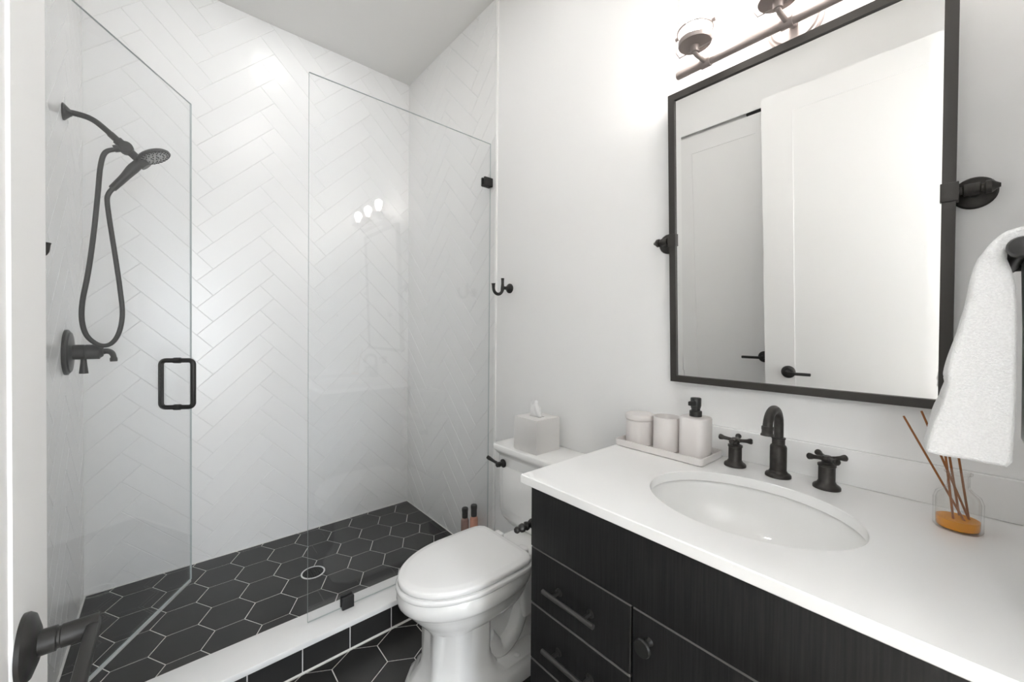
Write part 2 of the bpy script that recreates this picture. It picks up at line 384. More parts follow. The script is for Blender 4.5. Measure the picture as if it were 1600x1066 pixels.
# ------------------------------------------------------------------ shower glass
GP = 1.700
t = thing('shower_glass_panel', 'fixed clear glass panel standing on the shower curb beside the toilet', 'shower glass', (0.86, GP, 0.122))
p = MB(); p.box((0.4115, GP-0.004, 0.127), (1.307, GP+0.004, 2.296)); p = p.build('pane', [PANE, EDGE], t)
for f in p.data.polygons:
    if abs(f.normal.y) < 0.5: f.material_index = 1
def glass_clip(lo, hi):
    return MB().box(lo, (hi[0], GP-0.005, hi[2]), 0.0025).box((lo[0], GP+0.005, lo[2]), (hi[0], GP+0.018, hi[2]), 0.0025).box((lo[0]+0.004, GP-0.012, hi[2]-0.010 if False else lo[2]), (hi[0]-0.004, GP+0.012, lo[2]+0.006), 0.001).build('clip', HINGEM, t)
glass_clip((0.540, GP-0.018, 0.122), (0.588, GP+0.018, 0.172))
glass_clip((1.258, GP-0.018, 2.062), (1.312, GP+0.018, 2.108))

ang = math.atan2(0.609, 0.374)                # swing direction
t = thing('shower_door', 'clear glass shower door swung open into the shower, black pull', 'shower door', (-0.300, GP, 0.147))
DM = Matrix.Translation((-0.302, GP, 0)) @ Matrix.Rotation(ang, 4, 'Z')
p = MB().box((0.012, -0.004, 0.147), (0.713, 0.004, 2.301), 0, M=DM).build('pane', [PANE, EDGE], t)
nx = Vector((math.cos(ang), math.sin(ang), 0))
for f in p.data.polygons:
    if abs(f.normal.dot(nx)) > 0.7 or abs(f.normal.z) > 0.7: f.material_index = 1
def pull_bar(side):
    z0, z1, u, o, r = 0.950, 1.152, 0.622, 0.062, 0.018
    P = [(u, side*0.005, z0)] + [(u, side*(o-r)+side*r*math.sin(a), z0+r-r*math.cos(a)) for a in [PI/2*i/6 for i in range(7)]]
    P += [(u, side*(o-r)+side*r*math.cos(a), z1-r+r*math.sin(a)) for a in [PI/2*i/6 for i in range(7)]] + [(u, side*0.005, z1)]
    return [DM @ Vector(q) for q in P]
h = MB().tube(pull_bar(-1), 0.0098, 16)
h.tube(pull_bar(1), 0.0098, 16)
for z in (0.950, 1.152):
    a = DM @ Vector((0.622, -0.012, z)); b = DM @ Vector((0.622, 0.012, z)); h.lathe([(0.0125, 0), (0.0125, 0.024)], a, b-a, 20)
h.build('pull_handle', BLK, t)
for z in (0.45, 1.95):
    MB().box((0.0145, -0.009, z-0.045), (0.045, 0.009, z+0.045), 0.002, M=DM).build('hinge', HINGEM, t)
MB().box((0.012, -0.004, 0.135), (0.710, 0.004, 0.1468), 0.002, M=DM).build('bottom_seal', mat('clear_vinyl_seal', (0.55, 0.56, 0.55), 0.3), t)

# ------------------------------------------------------------------ hand shower
YH = 2.23
XW = XL+0.0078
t = thing('hand_shower', 'dark hand shower on a curved arm with looping hose', 'shower head', (XW, YH, 2.10))
P3 = lambda L: [(x, YH, z) for x, z in L]
MB().lathe([(0.031, 0), (0.031, 0.004), (0.024, 0.010), (0.013, 0.020), (0.011, 0.024)], (XW, YH, 2.10), (1, 0, 0)).build('wall_flange', BLK, t)
MB().tube(spline(P3([(XW+0.01, 2.100), (-0.275, 2.103), (-0.242, 2.101), (-0.217, 2.091), (-0.189, 2.068), (-0.175, 2.054)])), 0.0105).build('arm', BLK, t)
d = Vector((0.72, 0, -0.69)).normalized(); q0 = Vector((-0.178, YH, 2.057))
b = MB().lathe([(0.0125, 0.0), (0.0125, 0.022), (0.0105, 0.023), (0.0105, 0.026), (0.0165, 0.027), (0.0165, 0.062)], q0, d, 24)
b.lathe([(0.016, -0.024), (0.022, -0.020), (0.024, 0), (0.022, 0.020), (0.016, 0.024)], q0+d*0.062, (0, 1, 0), 24)
b.lathe([(0.013, 0), (0.015, 0.012), (0.015, 0.060), (0.019, 0.064), (0.019, 0.085)], q0+d*0.062, d, 24)
b.lathe([(0.0135, 0.0), (0.0135, 0.036)], q0+d*0.060, (-1, 0, -0.42), 20)
b.build('holder', BLK, t)
hc = Vector((-0.050, YH, 2.004)); ax = Vector((0.47, -0.12, -0.875)).normalized(); R = 0.058
h = MB().lathe([(0.008, -0.024), (0.030, -0.020), (0.052, -0.010), (R, -0.003), (R, 0.004), (R-0.004, 0.007)], hc, ax, 40, cap1=False).build('shower_head', BLK, t)
f = MB().lathe([(0.0, 0.005), (0.020, 0.005), (0.021, 0.007), (0.024, 0.007), (0.025, 0.005), (R-0.004, 0.005)], hc, ax, 40, cap0=False, cap1=False).build('spray_face', NOZ, h)
qn = Vector((0, 0, 1)).rotation_difference(ax)
mb = MB()
for rr, k in ((0.012, 6), (0.032, 14), (0.044, 20), (0.051, 24)):
    for i in range(k):
        o = hc + qn @ Vector((rr*math.cos(2*PI*i/k+rr*40), rr*math.sin(2*PI*i/k+rr*40), 0.0045)); mb.lathe([(0.0028, 0), (0.0022, 0.004)], o, ax, 8)
mb.build('nozzles', DARK, h)
MB().tube(spline(P3([(-0.085, 1.985), (-0.100, 1.958), (-0.118, 1.930), (-0.140, 1.893), (-0.160, 1.862), (-0.173, 1.842)]), 4),
          [0.012, 0.0135, 0.015, 0.0165, 0.0175, 0.018, 0.0185, 0.0185, 0.018, 0.017, 0.016, 0.015, 0.0145, 0.014, 0.0138, 0.0135, 0.013, 0.013, 0.0125, 0.0125, 0.012][:21]).build('wand', BLK, t)
hose = [(-0.155, 2.004), (-0.191, 1.981), (-0.205, 1.922), (-0.212, 1.82), (-0.221, 1.694), (-0.232, 1.569), (-0.242, 1.481), (-0.254, 1.394), (-0.256, 1.32),
        (-0.243, 1.259), (-0.210, 1.223), (-0.178, 1.227), (-0.155, 1.271), (-0.145, 1.348), (-0.152, 1.451), (-0.165, 1.577), (-0.179, 1.702), (-0.187, 1.789), (-0.183, 1.82), (-0.172, 1.842)]
MB().tube(spline(P3(hose), 6), 0.0082, 12).build('hose', BLK, t)

# ------------------------------------------------------------------ shower valve
YV, ZV = 2.262, 1.195
t = thing('shower_valve', 'round dark shower valve trim below the hand shower hose', 'shower valve', (XW, YV, ZV))
MB().lathe([(0.087, 0), (0.087, 0.008), (0.083, 0.011), (0.080, 0.011), (0.076, 0.016), (0.035, 0.020)], (XW, YV, ZV), (1, 0, 0), 48).build('escutcheon', BLK, t)
MB().lathe([(0.029, 0.018), (0.029, 0.050), (0.0275, 0.051), (0.0275, 0.053), (0.029, 0.054), (0.029, 0.092), (0.024, 0.094), (0.018, 0.102)], (XW, YV, ZV), (1, 0, 0), 32).build('valve_body', BLK, t)
MB().lathe([(0.008, 0.020), (0.009, 0.040), (0.013, 0.080), (0.013, 0.084)], (XW+0.048, YV, ZV), (0, 0, -1), 20).build('volume_lever', BLK, t)
L = spline([(XW+0.098, YV, ZV), (XW+0.112, YV, ZV+0.002), (XW+0.124, YV, ZV-0.004), (XW+0.130, YV, ZV-0.018), (XW+0.131, YV, ZV-0.040)], 5)
MB().tube(L, [0.012-0.004*i/(len(L)-1)+(0.003 if i > len(L)-5 else 0) for i in range(len(L))], 16).build('temperature_lever', BLK, t)

# ------------------------------------------------------------------ shower drain
t = thing('shower_drain', 'round black grate drain with steel rim in the shower floor', 'drain', (0.554, 2.184, ZS))
MB().lathe([(0.056, 0.0), (0.056, 0.0022), (0.049, 0.0022), (0.049, 0.0005)], (0.554, 2.184, ZS), n=40, cap0=False, cap1=False).build('rim', NICK, t)
mb = MB(); mb.lathe([(0.049, 0.0), (0.049, 0.0004)], (0.554, 2.184, ZS), n=40)
mb.mi = 1
for i in range(-4, 5):
    y = i*0.0105; hw = math.sqrt(max(0.047**2-y*y, 1e-6)); mb.box((0.554-hw, 2.184+y-0.0022, ZS+0.0004), (0.554+hw, 2.184+y+0.0022, ZS+0.0018))
    mb.box((0.554+y-0.0022, 2.184-hw, ZS+0.0004), (0.554+y+0.0022, 2.184+hw, ZS+0.0018))
mb.build('grate', [DARK, BLK], t)

# ------------------------------------------------------------------ robe hooks
def robe_hook(x, s, y, z, label, k=1.0):
    """s=+1: hook projects toward +X from wall x"""
    t = thing('robe_hook', label, 'hook', (x, y, z), 'black robe hooks')
    MB().lathe([(0.0245, 0), (0.0245, 0.006), (0.020, 0.012), (0.011, 0.018), (0.0085, 0.026), (0.0085, 0.048)], (x, y, z), (s, 0, 0), 32).build('wall_rose', BLK, t)
    xh = x+s*0.050
    P = [(xh, y, z+0.048), (xh, y, z+0.040), (xh, y, z+0.02), (xh, y, z-0.004)] + [(xh+s*(0.029-0.029*math.cos(a)), y, z-0.004-0.030*math.sin(a)) for a in [PI*i/10 for i in range(1, 11)]] + [(xh+s*0.0585, y, z+0.010), (xh+s*0.059, y, z+0.018)]
    r = [0.0085, 0.0075, 0.0072, 0.0095, 0.0085] + [0.0078]*7 + [0.0075]*2 + [0.0085, 0.0105]
    MB().tube(P, r[:len(P)], 16).build('double_prong', BLK, t)
    t.scale = (k, k, k)
robe_hook(XR, -1, 1.543, 1.508, 'black double robe hook on the white wall above the toilet')
robe_hook(XL, 1, 1.530, 1.494, 'black robe hook on the left wall, half hidden by the entry door', 0.70)

# ------------------------------------------------------------------ shampoo bottles
def shampoo(x, y, m_, hgt, label):
    t = thing('shampoo_bottle', label, 'bottle', (x, y, ZS), 'small shampoo bottles')
    s = hgt/0.26
    MB().lathe([(0.019, 0.0), (0.0215, 0.003), (0.022, 0.02), (0.022, 0.185*s), (0.020, 0.195*s), (0.013, 0.201*s), (0.012, 0.208*s)], (x, y, ZS), n=28).build('body', m_, t)
    MB().lathe([(0.0155, 0.204*s), (0.0165, 0.207*s), (0.0165, 0.240*s), (0.018, 0.242*s), (0.018, 0.255*s), (0.016, 0.26*s)], (x, y, ZS), n=28).build('cap', PUMP, t)
shampoo(1.253, 1.838, SOAPA, 0.252, 'mauve shampoo bottle with black cap, farther into the shower')
shampoo(1.270, 1.776, SOAPB, 0.285, 'coral pink shampoo bottle with black cap, nearer the glass edge')

# ------------------------------------------------------------------ toilet
YC = 1.205
def egg(xm, af, ab, hw, nf=2.0, nb=2.6, n=72):
    out = []
    for i in range(n):
        th = 2*PI*i/n; c, s = math.cos(th), math.sin(th)
        a, e = (af, nf) if c < 0 else (ab, nb)
        r = (abs(c/a)**e + abs(s/hw)**e)**(-1/e); out.append((xm+r*c, YC+r*s))
    return out
def cham(xm, af, ab, hw, cf, cb, n=72):
    pl = [(-1, 0, af), (1, 0, ab), (0, 1, hw), (0, -1, hw)]
    s2 = math.sqrt(.5)
    for sx, a, cc in ((-1, af, cf), (1, ab, cb)):
        for sy in (-1, 1): pl.append((sx*s2, sy*s2, (a+hw-cc)*s2))
    out = []
    for i in range(n):
        th = 2*PI*i/n; c, s = math.cos(th), math.sin(th); r = 9
        for px, py, d_ in pl:
            k = px*c+py*s
            if k > 1e-6: r = min(r, d_/k)
        out.append((xm+r*c, YC+r*s))
    return out
def lerp(A, B, k): return [(a[0]+(b[0]-a[0])*k, a[1]+(b[1]-a[1])*k) for a, b in zip(A, B)]
def ring(o, z): return [(x, y, z) for x, y in o]
t = thing('toilet', 'white two-piece toilet with lid closed beside the vanity', 'toilet', (1.0, YC, 0))
XM = 0.83
colm = lambda g, ab=0.058: cham(XM, 0.160+g, ab+g, 0.104+g, 0.062, 0.03)
base_ = lambda g: colm(g, 0.235)
rg = [ring(base_(0.044), 0.0), ring(base_(0.044), 0.040), ring(base_(0.036), 0.052), ring(base_(0.030), 0.060), ring(base_(0.028), 0.070), ring(colm(0.018), 0.084), ring(colm(0.004), 0.12), ring(colm(0.0), 0.15),
      ring(colm(0.0), 0.262), ring(lerp(colm(0.004), egg(XM, .175, .24, .118), .4), 0.268), ring(egg(XM, .178, .245, .126), 0.278), ring(egg(XM, .196, .25, .140), 0.300), ring(egg(XM, .222, .252, .155), 0.330),
      ring(egg(XM, .232, .253, .160), 0.345), ring(egg(XM, .236, .254, .164), 0.350), ring(egg(XM, .238, .255, .166), 0.356), ring(egg(XM, .252, .256, .174), 0.362), ring(egg(XM, .259, .257, .178), 0.372), ring(egg(XM, .262, .258, .180), 0.388), ring(egg(XM, .260, .258, .179), 0.404), ring(egg(XM, .252, .255, .174), 0.415)]
mb = MB().loft(rg); mb.box((1.02, YC-0.105, 0.18), (1.285, YC+0.105, 0.418), 0.018, 3); mb.box((0.86, YC-0.062, 0.0), (1.20, YC+0.062, 0.30), 0.03, 3); mb.box((1.02, YC-0.10, 0.0), (1.20, YC+0.10, 0.062), 0.012, 2)
bowl = mb.build('bowl', CERAM, t, 0.75)
for sg in (-1, 1):
    MB().lathe([(0.016, 0), (0.016, 0.006), (0.012, 0.014), (0.0, 0.018)], (0.985, YC+sg*0.110, 0.062), (0, 0, 1), 20).build('bolt_cap', CERAM, bowl)
    # trapway bulge
    P = spline([(0.88, YC+sg*0.05, 0.16), (0.93, YC+sg*0.056, 0.10), (1.00, YC+sg*0.060, 0.13), (1.05, YC+sg*0.062, 0.22), (1.11, YC+sg*0.060, 0.25), (1.15, YC+sg*0.056, 0.17), (1.16, YC+sg*0.05, 0.08)], 6)
    MB().tube(P, 0.038, 16).build('trapway', CERAM, bowl)
def slab(o_fn, zs, name, m_, parent, hole=None):
    return MB().loft([ring(o_fn(g), z) for g, z in zs]).build(name, m_, parent, 0.9)
XS = 0.82
seat_o = lambda g: egg(XS, .250+g, .205+g, .172+g, 2.0, 8.0)
st = slab(seat_o, [(-0.008, 0.4155), (0.002, 0.4165), (0.005, 0.420), (0.005, 0.429), (0.002, 0.4335), (-0.010, 0.4345)], 'seat', SEATM, t)
slab(lambda g: egg(XS, .246+g, .205+g, .168+g, 2.0, 8.0), [(-0.010, 0.4350), (-0.001, 0.4365), (0.0025, 0.440), (0.0025, 0.4505), (-0.001, 0.4550), (-0.006, 0.4570), (-0.014, 0.4578), (-0.019, 0.4600), (-0.026, 0.4612), (-0.10, 0.463)], 'lid', SEATM, t)
for sg in (-1, 1): MB().box((1.018, YC+sg*0.075-0.022, 0.416), (1.058, YC+sg*0.075+0.022, 0.447), 0.008, 3).build('seat_hinge', SEATM, t)
# tank: front X=1.125, moulded
def tank(g, w_=0.0): 
    x0, x1, y0, y1, c = 1.128-g, 1.312, YC-0.197-g, YC+0.197+g, 0.022+w_
    return [(x1, y0), (x1, y1), (x0+c, y1), (x0+c*0.35, y1-c*0.35), (x0, y1-c), (x0, y0+c), (x0+c*0.35, y0+c*0.35), (x0+c, y0)]
mb = MB().loft([ring(tank(-0.05), 0.405), ring(tank(-0.03), 0.425), ring(tank(-0.010), 0.455), ring(tank(-0.004), 0.49), ring(tank(0.0), 0.70), ring(tank(0.0), 0.735)])
for g, z0, z1 in ((0.0, 0.735, 0.748),): mb.loft([ring(tank(-0.003), z0), ring(tank(-0.003), z1)])
mb.box((1.1245, YC-0.150, 0.50), (1.14, YC+0.150, 0.690), 0.003)
tk = mb.build('tank', CERAM, t, 0.5)
lidp = [(-0.002, 0.722), (0.000, 0.730), (0.004, 0.738), (0.010, 0.746), (0.015, 0.752), (0.016, 0.757), (0.020, 0.758), (0.020, 0.776), (0.017, 0.780)]
MB().loft([ring(tank(g), z) for g, z in lidp]).build('tank_lid', CERAM, t, 0.9)
yl, zl = YC+0.146, 0.700
lv = MB().lathe([(0.0185, 0), (0.0185, 0.004), (0.015, 0.007), (0.009, 0.010), (0.007, 0.020)], (1.125, yl, zl), (-1, 0, 0), 28).build('flush_lever', BLK, t)
mb = MB().lathe([(0.010, -0.010), (0.012, 0), (0.010, 0.012)], (1.100, yl, zl), (-1, 0, 0), 20)
mb.tube([(1.102, yl, zl), (1.090, yl+0.022, zl+0.010), (1.082, yl+0.050, zl+0.020), (1.080, yl+0.058, zl+0.023)], [0.007, 0.006, 0.009, 0.008], 14)
mb.build('lever_arm', BLK, lv)

# ------------------------------------------------------------------ tissue box
t = thing('tissue_box', 'square pearl grey tissue box cover on the toilet tank lid', 'tissue box', (1.205, 1.222, 0.78))
bx0, bx1, by0, by1, bz0, bz1 = 1.134, 1.276, 1.152, 1.292, 0.7805, 0.922
mb = MB(); mb.box((bx0, by0, bz0), (bx1, by1, bz1-0.003), 0.0025)
mb.build('cover', TISBOX, t)
tc_ = ((bx0+bx1)/2, (by0+by1)/2)
outer = rrect(bx0+0.001, by0+0.001, bx1-0.001, by1-0.001, 0.004); n_ = len(outer)
innr = [(tc_[0]+0.024*math.cos(math.atan2(p[1]-tc_[1], p[0]-tc_[0])), tc_[1]+0.044*math.sin(math.atan2(p[1]-tc_[1], p[0]-tc_[0]))) for p in outer]
MB().loft([ring(outer, bz1-0.003), ring(outer, bz1-0.0005), ring(lerp(outer, innr, .03), bz1), ring(innr, bz1), ring(innr, bz1-0.0029)], False, False).build('top_plate', TISBOX, t)
mb = MB(); rs = []
for i in range(9):
    k = i/8; z = bz1-0.002+0.062*k; rr_ = []
    for j in range(28):
        a = 2*PI*j/28; wv = 1+0.35*math.sin(3*a+1.2+2*k)+0.18*math.sin(7*a+4*k)
        wx = (0.009+0.007*math.sin(PI*k))*wv*(1-0.25*k); wy = (0.024-0.004*k)*wv
        rr_.append((tc_[0]+wx*math.cos(a)-0.004*k, tc_[1]+wy*math.sin(a)+0.006*k*k, z+0.012*k*math.sin(2*a+0.5)))
    rs.append(rr_)
tag(mb.loft(rs, True, False).build('tissue', TISS, None, 1.5), 'white tissue pulled up out of the pearl grey box', 'tissue')

# ------------------------------------------------------------------ vanity
ZT = 0.908; CX0, CY0, CY1 = 0.713, 0.783, YF+0.0005
cabx = 0.728; cy0, cy1 = 0.756, YF+0.002
t = thing('vanity_cabinet', 'black stained oak vanity cabinet with drawers and a door', 'vanity', (1.0, 0.33, 0))
mb = MB()
for lo, hi in (((cabx+0.020, cy0-0.018, 0.10), (XR-0.001, cy0, 0.8835)), ((cabx+0.020, cy1, 0.10), (XR-0.001, cy1+0.018, 0.8835)), ((cabx+0.020, cy1+0.018, 0.10), (XR-0.001, cy0-0.018, 0.118)),
               ((XR-0.013, cy1+0.018, 0.118), (XR-0.001, cy0-0.018, 0.8835)), ((cabx+0.0205, cy1+0.018, 0.118), (cabx+0.026, cy0-0.018, 0.8835)), ((cabx+0.08, cy1, 0.0005), (XR-0.001, cy0, 0.10))):
    mb.box(lo, hi)
mb.build('carcass', WOOD, t)
MB().box((cabx, cy1, 0.722), (cabx+0.0195, cy0, 0.8835), 0.0012).build('apron_panel', WOOD, t)
def bar_pull(parent, z, yc):
    h = MB().tube([(cabx-0.029, yc-0.078, z), (cabx-0.029, yc+0.078, z)], 0.0055, 16).build('bar_pull', PULLM, parent)
    for s_ in (-1, 1): MB().lathe([(0.0095, 0), (0.0095, 0.002), (0.0045, 0.004), (0.0045, 0.028)], (cabx, yc+s_*0.048, z), (-1, 0, 0), 16).build('post', BLK, h)
def paint_edge_highlight(o):
    # lighter colour paints the light caught along the top edge of a front
    o.data.materials.append(EDGE_LIT); zm = max(v.co.z for v in o.data.vertices)
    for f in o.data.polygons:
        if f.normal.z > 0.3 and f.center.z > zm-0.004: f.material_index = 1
for z0, z1 in ((0.572, 0.7208), (0.423, 0.5708), (0.105, 0.4218)):
    d_ = MB().box((cabx, 0.4535, z0), (cabx+0.0195, cy0, z1), 0.0026, 1).build('drawer', WOOD, t); paint_edge_highlight(d_)
    bar_pull(d_, (z0+z1)/2 if z0 > 0.3 else 0.34, 0.606)
for y0, y1, yk in ((0.1785, 0.4505, 0.412), (cy1, 0.1755, -0.06)):
    d_ = MB().box((cabx, y0, 0.105), (cabx+0.0195, y1, 0.7208), 0.0026, 1).build('door', WOOD, t); paint_edge_highlight(d_)
    if yk > 0:
        MB().lathe([(0.009, 0), (0.007, 0.004), (0.0055, 0.010), (0.0065, 0.018), (0.0165, 0.022), (0.0175, 0.026), (0.016, 0.030)], (cabx, yk, 0.670), (-1, 0, 0), 28).build('knob', PUMP, d_)
    
# countertop with oval cut-out
SC = (0.987, 0.328); SA, SB = 0.1735, 0.211
t = thing('countertop', 'white quartz vanity countertop with oval sink cut-out', 'countertop', (1.0, 0.33, ZT-0.024))
N = 128; xs0, xs1, ys0, ys1 = CX0, XR-0.0005, CY1, CY0
el, rc = [], []
for i in range(N):
    a = 2*PI*i/N; c, s = math.cos(a), math.sin(a); el.append((SC[0]+SA*c, SC[1]+SB*s))
    r = min(((xs1 if c > 0 else xs0)-SC[0])/c if abs(c) > 1e-9 else 99, ((ys1 if s > 0 else ys0)-SC[1])/s if abs(s) > 1e-9 else 99)
    rc.append([SC[0]+r*c, SC[1]+r*s])
for cx_, cy_ in ((xs0, ys0), (xs0, ys1), (xs1, ys0), (xs1, ys1)):
    k = min(range(N), key=lambda i: math.dist(rc[i], (cx_, cy_))); rc[k] = [cx_, cy_]
def shrink(P, d_): return [(min(max(x, xs0+d_), xs1-d_), min(max(y, ys0+d_), ys1-d_)) for x, y in P]
def ell(d_): return [(SC[0]+(SA+d_)*math.cos(2*PI*i/N), SC[1]+(SB+d_)*math.sin(2*PI*i/N)) for i in range(N)]
MB().loft([ring(ell(0), ZT-0.024), ring(ell(0), ZT-0.0015), ring(ell(0.0015), ZT), ring(shrink(rc, 0.002), ZT), ring(shrink(rc, 0), ZT-0.002), ring(shrink(rc, 0), ZT-0.022), ring(shrink(rc, 0.002), ZT-0.024)], closed=True).build('slab', QUARTZ, t, 0.5)
tag(MB().box((1.300, CY1, ZT+0.0005), (XR-0.0005, CY0-0.002, 0.997), 0.002).build('backsplash', QUARTZ), 'low white quartz backsplash strip along the wall behind the sink', 'backsplash')
# undermount sink
t = thing('sink', 'white oval undermount sink set below the countertop', 'sink', (SC[0], SC[1], 0.73))
prof = [(1.10, -0.003), (1.045, -0.003), (1.03, -0.0045), (1.02, -0.010), (1.005, -0.030), (0.965, -0.066), (0.90, -0.092), (0.78, -0.113), (0.58, -0.1235), (0.30, -0.1285), (0.10, -0.130)]
def er(k, z, g=0.0): return [(SC[0]+((SA+0.003)*k+g)*math.cos(2*PI*i/72), SC[1]+((SB+0.003)*k+g)*math.sin(2*PI*i/72), ZT-0.0245+z) for i in range(72)]
MB().loft([er(0.10, -0.145)] + [er(k, z-0.012, 0.010) for k, z in prof[::-1][1:]] + [er(k, z) for k, z in prof]).build('basin', CERAM, t, 1.0)
MB().lathe([(0.024, 0.0), (0.024, 0.002), (0.019, 0.003), (0.019, 0.0015), (0.012, 0.002), (0.010, 0.006), (0.0, 0.007)], (SC[0], SC[1], ZT-0.0245-0.130), n=28).build('drain_stopper', BLK, t)

# faucet
FX = 1.236; z0 = ZT+0.0005
t = thing('faucet', 'dark bronze gooseneck faucet spout behind the oval sink', 'faucet', (FX, 0.330, z0))
MB().lathe([(0.030, 0), (0.030, 0.005), (0.028, 0.008), (0.0225, 0.011), (0.0205, 0.015), (0.0195, 0.017)], (FX, 0.330, z0), n=36).build('base_flange', BLK2, t)
MB().lathe([(0.0195, 0.015), (0.0195, 0.079), (0.0180, 0.083), (0.0150, 0.086), (0.0150, 0.100), (0.0165, 0.101), (0.0165, 0.104), (0.0115, 0.105)], (FX, 0.330, z0), n=36).build('spout_body', BLK2, t)
P = [(FX, 0.33, z0+0.100), (FX, 0.33, z0+0.14)] + [(FX-0.045+0.045*math.cos(a), 0.33, z0+0.143+0.041*math.sin(a)) for a in [PI*i/14 for i in range(15)]] + [(FX-0.0905, 0.33, z0+0.130)]
sp = MB().tube(P, 0.0112, 20).build('spout_neck', BLK2, t)
MB().lathe([(0.0125, 0.0), (0.0135, 0.002), (0.0135, 0.008), (0.0128, 0.010), (0.0128, 0.017), (0.0150, 0.0215), (0.0150, 0.024), (0.012, 0.0245)], (FX-0.0905, 0.33, z0+0.148), (-0.08, 0, -1), 28).build('aerator', BLK2, sp)
def tap(y, rot, label):
    t = thing('cross_tap', label, 'tap', (FX, y, z0), 'dark cross-handle taps')
    MB().lathe([(0.0285, 0), (0.0285, 0.005), (0.0265, 0.008), (0.0205, 0.012), (0.0185, 0.016), (0.0172, 0.018), (0.0172, 0.054), (0.0190, 0.055), (0.0190, 0.060), (0.012, 0.063), (0.009, 0.068)], (FX, y, z0), n=32).build('tap_body', BLK2, t)
    h = MB().lathe([(0.009, 0.0), (0.0125, 0.004), (0.013, 0.010), (0.009, 0.016), (0.0, 0.0175)], (FX, y, z0+0.064), n=24)
    for k in range(4):
        a = rot+k*PI/2; dv = Vector((math.cos(a), math.sin(a), 0.10)); o = Vector((FX, y, z0+0.073))
        h.lathe([(0.0055, 0.006), (0.0048, 0.020), (0.0056, 0.030), (0.0072, 0.034), (0.0080, 0.038), (0.0080, 0.041), (0.0055, 0.0435)], o, dv, 16)
    h.build('cross_handle', BLK2, t)
tap(0.437, math.radians(8), 'dark cross-handle tap beside the toiletry tray')
tap(0.226, math.radians(38), 'dark cross-handle tap between the spout and the reed diffuser')

# ------------------------------------------------------------------ tray and toiletries
TX0, TX1, TY0, TY1 = 1.140, 1.288, 0.488, 0.782
def rr_(g, r): return rrect(TX0-g, TY0-g, TX1+g, TY1+g, r)
mb = MB().loft([ring(rr_(-0.006, .008), ZT+0.0005), ring(rr_(-0.002, .010), ZT+0.003), ring(rr_(0, .012), ZT+0.022), ring(rr_(-0.0005, .012), ZT+0.0235), ring(rr_(-0.004, .010), ZT+0.0235), ring(rr_(-0.006, .008), ZT+0.008), ring(rr_(-0.010, .006), ZT+0.006)])
tag(mb.build('tray', STONE), 'long pale blush ceramic tray holding three vanity containers', 'tray')
zt = ZT+0.0065; TXC = 1.2145
t = thing('canister', 'pale ceramic lidded canister at the far end of the tray', 'canister', (TXC, 0.731, zt))
MB().lathe([(0.043, 0), (0.0455, 0.002), (0.0455, 0.0795), (0.0435, 0.081)], (TXC, 0.731, zt), n=48).build('body', STONE, t)
MB().lathe([(0.0430, 0.081), (0.0430, 0.084), (0.0485, 0.084), (0.0492, 0.094), (0.0470, 0.099), (0.043, 0.1005), (0.036, 0.0990), (0.0, 0.0985)], (TXC, 0.731, zt), n=48).build('lid', STONE, t)
mb = MB().lathe([(0.039, 0), (0.0415, 0.002), (0.0415, 0.104), (0.0408, 0.106), (0.0390, 0.106), (0.0380, 0.104), (0.0380, 0.010), (0.0, 0.008)], (TXC, 0.634, zt), n=48)
tag(mb.build('tumbler', STONE), 'open pale ceramic tumbler in the middle of the tray', 'tumbler')
t = thing('soap_dispenser', 'pale ceramic soap dispenser with black pump at the near end of the tray', 'soap dispenser', (TXC, 0.542, zt))
def sq(g, n=48):
    out = []
    for i in range(n):
        a = 2*PI*i/n; c, s = math.cos(a), math.sin(a); r = (abs(c/(0.042+g))**3 + abs(s/(0.042+g))**3)**(-1/3); out.append((TXC+r*c, 0.542+r*s))
    return out
MB().loft([ring(sq(-0.003), zt), ring(sq(0), zt+0.002), ring(sq(0), zt+0.116), ring(sq(-0.002), zt+0.120), ring(sq(-0.006), zt+0.1215), ring(sq(-0.026), zt+0.1225)]).build('body', STONE, t, 0.8)
pp = MB().lathe([(0.0175, 0.120), (0.0175, 0.138), (0.0165, 0.139), (0.0125, 0.140), (0.0125, 0.147), (0.0140, 0.148), (0.0140, 0.152), (0.0152, 0.153), (0.0152, 0.176), (0.0145, 0.178)], (TXC, 0.542, zt), n=32)
pp.box((TXC-0.040, 0.542-0.0065, zt+0.158), (TXC-0.008, 0.542+0.0065, zt+0.171), 0.003)
pp.build('pump', PUMP, t)

# ------------------------------------------------------------------ reed diffuser
BX, BY = 1.182, 0.009; zb = ZT+0.0005
t = thing('reed_diffuser', 'small clear glass reed diffuser bottle with amber oil', 'reed diffuser', (BX, BY, zb))
MB().lathe([(0.0, 0.003), (0.029, 0.003), (0.0305, 0.006), (0.031, 0.055), (0.028, 0.066), (0.018, 0.076), (0.0135, 0.082), (0.0135, 0.106), (0.017, 0.109), (0.0195, 0.110),
            (0.0195, 0.113), (0.0165, 0.114), (0.0155, 0.108), (0.0155, 0.084), (0.021, 0.077), (0.031, 0.068), (0.0345, 0.056), (0.0345, 0.004), (0.032, 0.0), (0.0, 0.0)], (BX, BY, zb), n=40, cap0=False, cap1=False).build('glass_bottle', BOTG, t, 1.0)
MB().lathe([(0.0, 0.0035), (0.0285, 0.0035), (0.0300, 0.0065), (0.0303, 0.021), (0.0, 0.021)], (BX, BY, zb), n=40).build('oil', OIL, t)
base_pts = [(-0.012, -0.016), (0.004, -0.020), (-0.014, 0.004), (0.016, -0.004), (0.020, -0.016)]
tips = [(1.222, 0.091, 1.113), (1.225, 0.064, 1.128), (1.200, 0.036, 1.135), (1.232, 0.034, 1.13), (1.245, 0.020, 1.12)]
names = ['brown reed leaning farthest left out of the diffuser bottle', 'brown reed just right of the farthest-leaning one', None, None, None]
